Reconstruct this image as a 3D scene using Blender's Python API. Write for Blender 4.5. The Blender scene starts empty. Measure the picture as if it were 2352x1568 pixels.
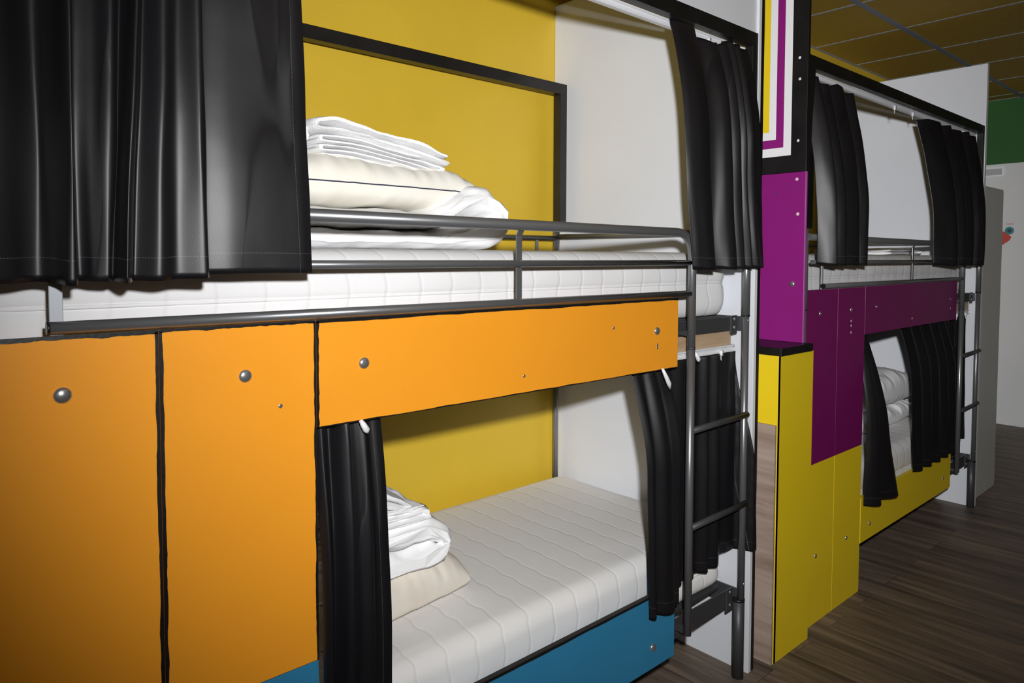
import bpy, bmesh, math, random
from mathutils import Vector, Matrix, noise

C = bpy.context.scene.collection
PI = math.pi
DX = 2.62            # spacing between the two bunk units along the aisle
BACK = 2.29          # y of the yellow wall
CEIL = 2.92
FRONT = 1.30         # y of the faces of the bunk fronts

# ------------------------------------------------------------------ materials
def mat(name, col, rough=0.5, metal=0.0, spec=0.5, sheen=0.0, bump=None, coat=0.0):
    m = bpy.data.materials.new(name); m.use_nodes = True
    nt = m.node_tree; b = nt.nodes['Principled BSDF']
    b.inputs['Base Color'].default_value = (*col, 1)
    b.inputs['Roughness'].default_value = rough
    b.inputs['Metallic'].default_value = metal
    b.inputs['Specular IOR Level'].default_value = spec
    b.inputs['Sheen Weight'].default_value = sheen
    b.inputs['Coat Weight'].default_value = coat
    if bump:
        scale, strength, dist = bump
        tc = nt.nodes.new('ShaderNodeTexCoord'); n = nt.nodes.new('ShaderNodeTexNoise')
        n.inputs['Scale'].default_value = scale; n.inputs['Detail'].default_value = 3
        bp = nt.nodes.new('ShaderNodeBump'); bp.inputs['Strength'].default_value = strength
        bp.inputs['Distance'].default_value = dist
        nt.links.new(tc.outputs['Object'], n.inputs['Vector'])
        nt.links.new(n.outputs['Fac'], bp.inputs['Height'])
        nt.links.new(bp.outputs['Normal'], b.inputs['Normal'])
    return m

def mottled(name, c1, c2, scale=3.0, rough=0.5, bumpd=0.0004, bscale=60, spec=0.5, stretch=(1, 1, 1), metal=0.0):
    m = mat(name, c1, rough, metal=metal, spec=spec); nt = m.node_tree; b = nt.nodes['Principled BSDF']
    tc = nt.nodes.new('ShaderNodeTexCoord'); mp = nt.nodes.new('ShaderNodeMapping')
    mp.inputs['Scale'].default_value = stretch
    n = nt.nodes.new('ShaderNodeTexNoise'); n.inputs['Scale'].default_value = scale; n.inputs['Detail'].default_value = 6
    r = nt.nodes.new('ShaderNodeValToRGB')
    r.color_ramp.elements[0].position = .35; r.color_ramp.elements[0].color = (*c1, 1)
    r.color_ramp.elements[1].position = .65; r.color_ramp.elements[1].color = (*c2, 1)
    nt.links.new(tc.outputs['Object'], mp.inputs['Vector']); nt.links.new(mp.outputs[0], n.inputs['Vector'])
    nt.links.new(n.outputs['Fac'], r.inputs['Fac']); nt.links.new(r.outputs[0], b.inputs['Base Color'])
    if bumpd:
        n2 = nt.nodes.new('ShaderNodeTexNoise'); n2.inputs['Scale'].default_value = bscale; n2.inputs['Detail'].default_value = 3
        bp = nt.nodes.new('ShaderNodeBump'); bp.inputs['Strength'].default_value = .5; bp.inputs['Distance'].default_value = bumpd
        nt.links.new(mp.outputs[0], n2.inputs['Vector']); nt.links.new(n2.outputs['Fac'], bp.inputs['Height'])
        nt.links.new(bp.outputs['Normal'], b.inputs['Normal'])
    return m

def srgb(r, g, b):
    f = lambda v: (v / 255 / 12.92) if v / 255 <= .04045 else ((v / 255 + .055) / 1.055) ** 2.4
    return (f(r), f(g), f(b))

ORANGE = mottled('orange_laminate', (0.86, 0.325, 0.018), (0.90, 0.350, 0.022), 2.2, .5, .0003, 300, .25)
BLUE = mottled('blue_laminate', srgb(48, 128, 170), srgb(52, 134, 176), 2, .42, .0003, 300)
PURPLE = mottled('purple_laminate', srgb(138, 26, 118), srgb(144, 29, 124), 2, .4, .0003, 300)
PURPLE_SHADED = mottled('shaded_purple_laminate', srgb(120, 17, 92), srgb(125, 19, 97), 2, .4, .0003, 300)  # deeper copy of the purple: weak grazing light put into the colour
YELLOWP = mottled('yellow_laminate', srgb(240, 208, 30), srgb(244, 213, 34), 2, .42, .0003, 300)
YWALL = mottled('yellow_wall_paint', (0.63, 0.42, 0.028), (0.69, 0.465, 0.034), 1.6, .5, .0008, 220)
WHITEB = mottled('white_board', (0.67, 0.69, 0.74), (0.71, 0.73, 0.77), 1.5, .45, .0002, 200)
WHITEP = mat('white_plastic', (0.78, 0.79, 0.82), .4)
WALLW = mottled('white_wall_paint', (0.62, 0.63, 0.64), (0.66, 0.66, 0.67), 2, .7, .001, 180)
GREEN = mottled('green_wall_paint', srgb(18, 78, 14), srgb(22, 84, 17), 2, .6, .001, 180)
BLACKP = mottled('black_painted_wood', (0.006, 0.006, 0.006), (0.012, 0.011, 0.011), 9, .38, .0008, 90)
STEEL = mat('grey_painted_steel', (0.25, 0.255, 0.265), .32, metal=.68, spec=.8)
STRAP = mat('strap_with_glint', (0.42, 0.44, 0.48), .45, metal=.2)  # paler than the other bars: the flash reflection is put into the colour
STEELD = mat('dark_painted_steel', (0.06, 0.062, 0.066), .45, metal=.3)
CHROME = mat('chrome', (0.62, 0.62, 0.64), .24, metal=.85, spec=.8)
BLACKPL = mat('black_plastic', (0.01, 0.01, 0.01), .35)
CAPM = mat('plug_cream', (0.75, 0.62, 0.6), .6)
GREYP = mat('grey_plastic', (0.4, 0.39, 0.42), .5)
LOCK = mat('locker_grey_enamel', (0.56, 0.565, 0.52), .4)
STICKR = mat('sticker_red', (0.5, 0.05, 0.03), .5); STICKT = mat('sticker_teal', (0.02, 0.22, 0.24), .5)
STICKY = mat('sticker_orange', (0.75, 0.33, 0.06), .5); STICKP = mat('sticker_pink', (0.6, 0.28, 0.35), .5)
STICKD = mat('sticker_dark', (0.02, 0.05, 0.06), .5)
GRID = mat('ceiling_grid_grey', (0.26, 0.27, 0.28), .5)
GRIDM = mat('ceiling_grid_steel', (0.17, 0.20, 0.26), .5)
CREAM = mottled('cream_cotton', (0.88, 0.85, 0.75), (0.92, 0.89, 0.81), 5, .9, .0015, 40)
OFFW = mottled('aged_cotton', (0.72, 0.65, 0.56), (0.80, 0.75, 0.67), 7, .9, .002, 30)
WHITEC = mottled('white_cotton', (0.92, 0.92, 0.93), (0.94, 0.94, 0.95), 5, .9, .0015, 45)
TERRY = mat('white_terry', (0.94, 0.94, 0.95), .95, bump=(260, .6, .003))
THREAD = mat('navy_thread', (0.03, 0.03, 0.07), .8)

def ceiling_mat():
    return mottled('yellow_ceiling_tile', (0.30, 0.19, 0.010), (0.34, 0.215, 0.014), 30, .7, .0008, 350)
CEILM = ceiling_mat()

def wood_mat(name, c1, c2, c3, axis='Z', scale=1.0):
    """long streaky wood grain; the grain runs along the axis given (object coordinates)"""
    m = mat(name, c1, .45); nt = m.node_tree; b = nt.nodes['Principled BSDF']; L = nt.links.new
    tc = nt.nodes.new('ShaderNodeTexCoord'); mp = nt.nodes.new('ShaderNodeMapping')
    s = {'X': (1.2, 14, 14), 'Y': (14, 1.2, 14), 'Z': (14, 14, 1.2)}[axis]
    mp.inputs['Scale'].default_value = tuple(v * scale for v in s)
    n = nt.nodes.new('ShaderNodeTexNoise'); n.inputs['Scale'].default_value = 1.6
    n.inputs['Detail'].default_value = 8; n.inputs['Roughness'].default_value = .6; n.inputs['Distortion'].default_value = .6
    r = nt.nodes.new('ShaderNodeValToRGB'); e = r.color_ramp.elements
    e[0].position = .32; e[0].color = (*c1, 1); e[1].position = .7; e[1].color = (*c3, 1)
    k = e.new(.5); k.color = (*c2, 1)
    L(tc.outputs['Object'], mp.inputs['Vector']); L(mp.outputs[0], n.inputs['Vector'])
    L(n.outputs['Fac'], r.inputs['Fac']); L(r.outputs[0], b.inputs['Base Color'])
    bp = nt.nodes.new('ShaderNodeBump'); bp.inputs['Strength'].default_value = .3; bp.inputs['Distance'].default_value = .001
    L(n.outputs['Fac'], bp.inputs['Height']); L(bp.outputs['Normal'], b.inputs['Normal'])
    return m
BOARDW = wood_mat('pale_oak_laminate', (0.26, 0.185, 0.145), (0.38, 0.285, 0.235), (0.46, 0.365, 0.31), 'Y', .9)
PINE = wood_mat('raw_pine', (0.42, 0.28, 0.17), (0.52, 0.37, 0.24), (0.60, 0.45, 0.31), 'X')

def floor_mat():
    """dark vinyl planks laid across the aisle"""
    m = mat('wood_floor', (0.1, 0.08, 0.06), .5, spec=.3); nt = m.node_tree; b = nt.nodes['Principled BSDF']; L = nt.links.new
    tc = nt.nodes.new('ShaderNodeTexCoord')
    sw = nt.nodes.new('ShaderNodeMapping'); sw.inputs['Rotation'].default_value = (0, 0, PI / 2)
    br = nt.nodes.new('ShaderNodeTexBrick')
    br.inputs['Scale'].default_value = 1; br.inputs['Brick Width'].default_value = 1.1; br.inputs['Row Height'].default_value = .145
    br.inputs['Mortar Size'].default_value = .0014; br.inputs['Mortar Smooth'].default_value = .2
    br.inputs['Color1'].default_value = (0, 0, 0, 1); br.inputs['Color2'].default_value = (1, 1, 1, 1)
    br.inputs['Mortar'].default_value = (.5, .5, .5, 1); br.offset = .37
    L(tc.outputs['Object'], sw.inputs['Vector']); L(sw.outputs[0], br.inputs['Vector'])
    mp = nt.nodes.new('ShaderNodeMapping'); mp.inputs['Scale'].default_value = (11, .9, 1)
    add = nt.nodes.new('ShaderNodeVectorMath'); add.operation = 'ADD'
    sc = nt.nodes.new('ShaderNodeVectorMath'); sc.operation = 'SCALE'; sc.inputs['Scale'].default_value = 7.3
    L(br.outputs['Color'], sc.inputs[0]); L(tc.outputs['Object'], mp.inputs['Vector'])
    L(mp.outputs[0], add.inputs[0]); L(sc.outputs[0], add.inputs[1])
    n = nt.nodes.new('ShaderNodeTexNoise'); n.inputs['Scale'].default_value = 1.5; n.inputs['Detail'].default_value = 8
    n.inputs['Roughness'].default_value = .62; n.inputs['Distortion'].default_value = .5
    L(add.outputs[0], n.inputs['Vector'])
    r = nt.nodes.new('ShaderNodeValToRGB'); e = r.color_ramp.elements
    e[0].position = .3; e[0].color = (.055, .042, .036, 1); e[1].position = .72; e[1].color = (.27, .20, .145, 1)
    k = e.new(.52); k.color = (.15, .112, .085, 1)
    L(n.outputs['Fac'], r.inputs['Fac'])
    mx = nt.nodes.new('ShaderNodeMix'); mx.data_type = 'RGBA'; mx.blend_type = 'MULTIPLY'; mx.inputs[0].default_value = .8
    rr = nt.nodes.new('ShaderNodeValToRGB'); rr.color_ramp.elements[0].color = (1, 1, 1, 1); rr.color_ramp.elements[1].color = (.35, .35, .35, 1)
    L(br.outputs['Fac'], rr.inputs['Fac']); L(r.outputs[0], mx.inputs[6]); L(rr.outputs[0], mx.inputs[7])
    L(mx.outputs[2], b.inputs['Base Color'])
    bp = nt.nodes.new('ShaderNodeBump'); bp.inputs['Strength'].default_value = .35; bp.inputs['Distance'].default_value = .0015
    L(n.outputs['Fac'], bp.inputs['Height']); L(bp.outputs['Normal'], b.inputs['Normal'])
    return m

def satin_mat():
    """black blackout satin with a line of pale stitches near the hem and side edge (UV in metres)"""
    m = mat('black_satin', (0.007, 0.0065, 0.008), .42, spec=.45); nt = m.node_tree; b = nt.nodes['Principled BSDF']; L = nt.links.new
    b.inputs['Anisotropic'].default_value = .3
    uv = nt.nodes.new('ShaderNodeUVMap'); uv.uv_map = 'UVMap'
    sep = nt.nodes.new('ShaderNodeSeparateXYZ'); L(uv.outputs[0], sep.inputs[0])
    def M(op, a, b_=None, c=None):
        n = nt.nodes.new('ShaderNodeMath'); n.operation = op
        for i, v in enumerate((a, b_, c)):
            if v is None: continue
            if isinstance(v, (int, float)): n.inputs[i].default_value = v
            else: L(v, n.inputs[i])
        return n.outputs[0]
    def line(c_across, c_along, pos):
        near = M('LESS_THAN', M('ABSOLUTE', M('SUBTRACT', c_across, pos)), .0006)
        dash = M('LESS_THAN', M('FRACT', M('MULTIPLY', c_along, 220)), .6)
        return M('MULTIPLY', near, dash)
    hem = line(sep.outputs[1], sep.outputs[0], .036)
    side = line(sep.outputs[0], sep.outputs[1], .030)
    allm = M('MAXIMUM', hem, side)
    mx = nt.nodes.new('ShaderNodeMix'); mx.data_type = 'RGBA'
    mx.inputs[6].default_value = (0.007, 0.0065, 0.008, 1); mx.inputs[7].default_value = (.07, .07, .075, 1)
    L(allm, mx.inputs[0]); L(mx.outputs[2], b.inputs['Base Color'])
    w = nt.nodes.new('ShaderNodeTexNoise'); w.inputs['Scale'].default_value = 900; w.inputs['Detail'].default_value = 1
    L(uv.outputs[0], w.inputs['Vector'])
    cr = nt.nodes.new('ShaderNodeTexNoise'); cr.inputs['Scale'].default_value = 6; cr.inputs['Detail'].default_value = 2
    L(uv.outputs[0], cr.inputs['Vector'])
    bp = nt.nodes.new('ShaderNodeBump'); bp.inputs['Strength'].default_value = .25; bp.inputs['Distance'].default_value = .0003
    L(w.outputs['Fac'], bp.inputs['Height'])
    b2 = nt.nodes.new('ShaderNodeBump'); b2.inputs['Strength'].default_value = .3; b2.inputs['Distance'].default_value = .006
    L(cr.outputs['Fac'], b2.inputs['Height']); L(bp.outputs['Normal'], b2.inputs['Normal'])
    L(b2.outputs['Normal'], b.inputs['Normal'])
    return m
SATIN = satin_mat()

def mattress_mat(name, col):
    """knitted mattress ticking with wavy quilting seams across the bed"""
    m = mat(name, col, .85); nt = m.node_tree; b = nt.nodes['Principled BSDF']; L = nt.links.new
    tc = nt.nodes.new('ShaderNodeTexCoord'); sep = nt.nodes.new('ShaderNodeSeparateXYZ'); L(tc.outputs['Object'], sep.inputs[0])
    def M(op, a, b_=None):
        n = nt.nodes.new('ShaderNodeMath'); n.operation = op
        for i, v in enumerate((a, b_)):
            if v is None: continue
            if isinstance(v, (int, float)): n.inputs[i].default_value = v
            else: L(v, n.inputs[i])
        return n.outputs[0]
    along = M('ADD', sep.outputs[1], sep.outputs[2])
    nz = nt.nodes.new('ShaderNodeTexNoise'); nz.inputs['Scale'].default_value = 6; nz.inputs['Detail'].default_value = 4; L(tc.outputs['Object'], nz.inputs['Vector'])
    wob = M('ADD', M('MULTIPLY', M('SINE', M('MULTIPLY', along, 70)), .0034), M('MULTIPLY', nz.outputs['Fac'], .03))
    x = M('DIVIDE', M('ADD', sep.outputs[0], wob), .092)
    d = M('ABSOLUTE', M('SUBTRACT', M('FRACT', x), .5))          # .5 at the puff, 0 at the seam
    g = M('SUBTRACT', 1, M('POWER', 2.718, M('MULTIPLY', M('MULTIPLY', d, d), -420)))
    puff = M('ADD', g, M('MULTIPLY', M('POWER', M('MULTIPLY', d, 2), .6), .5))
    kn = nt.nodes.new('ShaderNodeTexVoronoi'); kn.inputs['Scale'].default_value = 230; L(tc.outputs['Object'], kn.inputs['Vector'])
    h = M('ADD', puff, M('MULTIPLY', kn.outputs['Distance'], .12))
    bp = nt.nodes.new('ShaderNodeBump'); bp.inputs['Strength'].default_value = .3; bp.inputs['Distance'].default_value = .0026
    L(h, bp.inputs['Height']); L(bp.outputs['Normal'], b.inputs['Normal'])
    mx = nt.nodes.new('ShaderNodeMix'); mx.data_type = 'RGBA'
    mx.inputs[6].default_value = (col[0] * .97, col[1] * .965, col[2] * .96, 1); mx.inputs[7].default_value = (*col, 1)
    L(g, mx.inputs[0]); L(mx.outputs[2], b.inputs['Base Color'])
    return m
MATT_UP = mattress_mat('white_ticking', (0.82, 0.82, 0.83))
MATT_LOW = mattress_mat('grey_white_ticking', (0.86, 0.845, 0.83))

# ------------------------------------------------------------------ helpers
def link(name, me, m, parent=None):
    o = bpy.data.objects.new(name, me); C.objects.link(o)
    for mm in (m if isinstance(m, (list, tuple)) else [m]): me.materials.append(mm)
    if parent: o.parent = parent
    return o
def tag(o, label=None, cat=None, group=None, kind=None):
    if label: o['label'] = label
    if cat: o['category'] = cat
    if group: o['group'] = group
    if kind: o['kind'] = kind
    return o
def empty(name, loc, label, cat, group=None):
    o = bpy.data.objects.new(name, None); o.location = loc; o.empty_display_size = .1; C.objects.link(o)
    return tag(o, label, cat, group)
class MB:
    """collects shapes in WORLD coordinates into one mesh; build() re-expresses them about the parent's base"""
    def __init__(s): s.bm = bmesh.new(); s.smooth = False
    def box(s, x0, x1, y0, y1, z0, z1, mi=0):
        v = [s.bm.verts.new(p) for p in ((x0,y0,z0),(x1,y0,z0),(x1,y1,z0),(x0,y1,z0),(x0,y0,z1),(x1,y0,z1),(x1,y1,z1),(x0,y1,z1))]
        for q in ((0,3,2,1),(4,5,6,7),(0,1,5,4),(1,2,6,5),(2,3,7,6),(3,0,4,7)):
            f = s.bm.faces.new([v[i] for i in q]); f.material_index = mi
        return s
    def tube(s, pts, r, seg=20, cap=True):
        s.smooth = True
        pts = [Vector(p) for p in pts]; rr = r if isinstance(r, (list, tuple)) else [r] * len(pts)
        rings = []; up = None
        for i, p in enumerate(pts):
            t = (pts[min(i+1, len(pts)-1)] - pts[max(i-1, 0)]).normalized()
            if up is None:
                a = Vector((0, 0, 1)) if abs(t.z) < .9 else Vector((1, 0, 0))
                up = (a - t * a.dot(t)).normalized()
            else: up = (up - t * up.dot(t)).normalized()
            sd = t.cross(up)
            rings.append([s.bm.verts.new(p + (up * math.cos(2*PI*k/seg) + sd * math.sin(2*PI*k/seg)) * rr[i]) for k in range(seg)])
        for a, b in zip(rings, rings[1:]):
            for k in range(seg): s.bm.faces.new((a[k], a[(k+1) % seg], b[(k+1) % seg], b[k]))
        if cap:
            s.bm.faces.new(rings[0][::-1]); s.bm.faces.new(rings[-1])
        return s
    def dome(s, c, r, axis, h=None, seg=20):
        """a domed bolt head on a face; axis = outward unit vector"""
        h = h or r * .55; a = Vector(axis); pts = []; rad = []
        for k in range(7):
            t = k / 6 * PI / 2
            pts.append(Vector(c) + a * (h * math.sin(t))); rad.append(max(r * math.cos(t), r * .04))
        s.tube([Vector(c) - a * .001] + pts, [r] + rad, seg); return s
    def build(s, name, m, parent=None, bevel=0.0, origin=None):
        o_ = Vector(origin) if origin is not None else (Vector(parent_loc(parent)) if parent else None)
        bmesh.ops.recalc_face_normals(s.bm, faces=s.bm.faces)
        if o_ is None:
            xs = [v.co for v in s.bm.verts]
            o_ = Vector(((min(v.x for v in xs)+max(v.x for v in xs))/2, (min(v.y for v in xs)+max(v.y for v in xs))/2, min(v.z for v in xs)))
        for v in s.bm.verts: v.co -= o_
        if s.smooth:
            for f in s.bm.faces: f.smooth = len(f.verts) == 4
        me = bpy.data.meshes.new(name); s.bm.to_mesh(me); s.bm.free()
        o = link(name, me, m, parent)
        if not parent: o.location = o_
        if bevel:
            md = o.modifiers.new('bevel', 'BEVEL'); md.width = bevel; md.segments = 2; md.limit_method = 'ANGLE'; md.angle_limit = .9
        return o
def parent_loc(p):
    v = Vector((0, 0, 0))
    while p is not None: v += p.location; p = p.parent
    return v
def struct(name, mb, m, bevel=0):
    o = mb.build(name, m, None, bevel); o['kind'] = 'structure'; return o
def copy_tree(o, parent=None):
    c = o.copy(); C.objects.link(c)
    if parent: c.parent = parent
    for ch in [k for k in bpy.data.objects if k.parent == o and k != c]: copy_tree(ch, c)
    return c
def add_detail(o, subdiv=0, disp=None):
    if subdiv:
        md = o.modifiers.new('sub', 'SUBSURF'); md.levels = subdiv; md.render_levels = subdiv
def fbm(p, s, seed=0):
    return noise.noise(Vector((p[0]*s[0]+seed*7.3, p[1]*s[1]-seed*3.1, p[2]*s[2]+seed*1.7)))

# ------------------------------------------------------------------ the room
X0, X1, Y0 = -1.6, 7.55, -2.0
struct('floor', MB().box(X0-.1, X1+.1, Y0-.1, BACK+.1, -.05, 0), floor_mat())
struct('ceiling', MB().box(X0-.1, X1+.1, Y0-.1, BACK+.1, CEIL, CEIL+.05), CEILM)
struct('wall_back', MB().box(X0-.1, X1+.1, BACK, BACK+.1, 0, CEIL), YWALL)
struct('wall_far', MB().box(X1, X1+.1, Y0, BACK, 0, 2.346), WALLW)
struct('wall_far_upper', MB().box(X1, X1+.1, Y0, BACK, 2.346, CEIL), GREEN)
struct('wall_near', MB().box(X0-.1, X0, Y0, BACK, 0, CEIL), WALLW)
struct('wall_aisle', MB().box(X0, X1, Y0-.1, Y0, 0, CEIL), WALLW)
g = MB()
for k in range(-8, 6): g.box(4.134+.643*k-.009, 4.134+.643*k+.009, Y0, BACK, CEIL-.003, CEIL+.001)
g.box(X0, X1, BACK-.022, BACK, CEIL-.004, CEIL+.001)
g.box(X1-.02, X1, Y0, BACK, CEIL-.004, CEIL+.001)
struct('trim_1', g, GRID)
g = MB()
for k in range(-3, 1): g.box(X0, X1, 1.722+1.2*k-.016, 1.722+1.2*k+.016, CEIL-.005, CEIL+.002)
struct('trim_2', g, GRIDM)

# ------------------------------------------------------------------ bunk frames
def rounded_path(pts, rad, n=8):
    out = [Vector(pts[0])]
    for a, b, c in zip(pts, pts[1:], pts[2:]):
        a, b, c = Vector(a), Vector(b), Vector(c); u, w = (a-b).normalized(), (c-b).normalized()
        p, q = b + u*rad, b + w*rad
        for k in range(n+1):
            t = k/n; out.append(p*(1-t)**2 + b*2*t*(1-t) + q*t*t)
    out.append(Vector(pts[-1])); return out

def make_bunk(label):
    t = empty('bunk_bed', (2.255, 1.315, 0), label, 'bunk bed', 'grey metal bunk beds')
    PY, RY, LX, RX, SX = 1.304, 2.235, .062, 2.256, 1.905
    GY = 1.288                                   # guard rail and ladder plane
    for x, y in ((RX, PY), (RX, RY), (LX, PY), (LX, RY)):
        p = MB().tube([(x, y, .285), (x, y, 1.30)], .0125)
        p.tube([(x, y, 1.296), (x, y, 1.61)], .0145)
        leg = p.build('post', STEEL, t)
        MB().tube([(x-.004, y+(.006 if y < 2 else 0), .0), (x-.004, y+(.006 if y < 2 else 0), .285)], .0205).build('foot_sleeve', STEELD if x == RX and y == PY else STEEL, leg)
        MB().tube([(x-.004, y+(.006 if y < 2 else 0), .278), (x-.004, y+(.006 if y < 2 else 0), .287)], .0212).build('collar', BLACKPL, leg)
        MB().tube([(x, y, 1.293), (x, y, 1.298)], .0152).build('collar', BLACKPL, leg)
    # side rails and end rails of both bunks
    for z0, z1 in ((.252, .318), (1.243, 1.292)):
        for y0 in (1.338, 2.232):
            b = MB().box(LX+.018, RX-.018, y0-.003, y0+.003, z0, z1)
            b.box(LX+.018, RX-.018, min(y0, y0+(.03 if y0 < 2 else -.03)), max(y0, y0+(.03 if y0 < 2 else -.03)), z0, z0+.004)
            b.build('side_rail', STEELD, t, .0012)
        for x in (LX, RX):
            MB().box(x-.004, x+.004, PY+.016, RY-.016, z0, z1).build('end_rail', STEELD, t, .001)
        br = MB().box(RX-.05, RX-.012, 1.329, 1.335, z0-.012, z1+.004)
        br = br.build('bracket', STEELD, t, .001)
        for dz in (.012, z1-z0-.008): MB().dome((RX-.03, 1.329, z0+dz), .006, (0, -1, 0), seg=12).build('bolt', CHROME, br)
    # slatted wooden base under the upper mattress
    for y in (1.345, 2.19): MB().box(.1, 2.232, y, y+.02, 1.192, 1.2415).build('slat_bearer', PINE, t, .002)
    for z in (.3025, 1.277): MB().box(.09, 2.225, 1.375, 2.195, z, z+.0145).build('bed_base', STEELD, t, .002)
    # top guard rail bending down into the ladder stile
    path = rounded_path([(LX, GY, 1.578), (SX, GY, 1.574), (SX, GY, 1.212)], .085, 12)
    MB().tube(path, .0132, 24).build('guard_rail', STEEL, t)
    MB().tube([(SX, GY, 1.214), (SX, GY, .287)], .0128).build('ladder_stile', STEEL, t)
    MB().tube([(SX, GY, 1.209), (SX, GY, 1.215)], .0138).build('collar', STEELD, t)
    MB().tube([(.09, GY, 1.481), (SX-.011, GY, 1.481)], .0085).build('middle_rail', STEEL, t)
    r = MB().tube([(.192, GY, 1.385), (SX-.011, GY, 1.385)], .0098).build('lower_rail', STEEL, t)
    MB().tube([(.189, GY, 1.385), (.193, GY, 1.385)], .0102).build('end_cap', BLACKPL, r)
    for x in (1.180, .204):
        MB().box(x-.0095, x+.0095, GY+.0092, GY+.0125, 1.372, 1.55).build('upright_bar', STEEL if x > 1 else STRAP, t, .001)
        # bent tip that meets the top rail
        b = MB(); p0, p1 = (GY+.0125, 1.55), (GY+.004, 1.568)
        v = [b.bm.verts.new(q) for q in ((x-.0095, GY+.0092, 1.55), (x+.0095, GY+.0092, 1.55), (x+.0125, GY+.001, 1.569), (x-.0065, GY+.001, 1.569),
             (x-.0095, GY+.0125, 1.55), (x+.0095, GY+.0125, 1.55), (x+.0125, GY+.0043, 1.569), (x-.0065, GY+.0043, 1.569))]
        for q in ((0,1,2,3),(4,7,6,5),(0,4,5,1),(1,5,6,2),(2,6,7,3),(3,7,4,0)): b.bm.faces.new([v[i] for i in q])
        b.build('bar_tip', STEEL, t)
    for z in (.335, .638, .952):
        if z > .4:
            MB().tube([(SX+.011, GY, z-.006), (2.245, PY-.018, z)], .0105).build('ladder_rung', STEELD, t)
    # rear guard rail and the tube round the head end
    MB().tube([(LX, 2.232, 1.582), (RX, 2.232, 1.582)], .011).build('rear_rail', STEEL, t)
    MB().tube([(RX, RY-.01, 1.588), (RX, PY+.01, 1.588)], .0115).build('head_rail', STEEL, t)
    for x in (2.13, 1.2, .35):
        MB().box(x-.008, x+.008, 2.226, 2.230, 1.30, 1.575).build('upright_bar', STEEL, t, .001)
    # stiles are fixed to the bed with small bolts
    for z in (1.26, .30): MB().dome((SX+.012, GY, z), .005, (1, 0, 0), seg=12).build('bolt', CHROME, t)
    for z in (1.272, .335, .41): MB().dome((RX+.0125, PY-.004, z), .005, (.8, -.6, 0), seg=12).build('bolt', CHROME, t)
    for z in (1.28, .345): MB().dome((RX-.004, PY-.013, z), .005, (0, -1, 0), seg=12).build('bolt', CHROME, t)
    # little bridge that carries the foot of the stile on the lower side rail
    for z in (.290, 1.250): MB().box(SX-.010, SX+.010, GY+.011, 1.336, z, z+.016).build('stile_bracket', STEELD, t, .001)
    return t
bunk1 = make_bunk('grey metal bunk bed behind the orange and blue panels, ladder at right')
bunk2 = copy_tree(bunk1); bunk2.location.x += DX
bunk2['label'] = 'farther grey metal bunk bed behind the purple and yellow panels'

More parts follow.
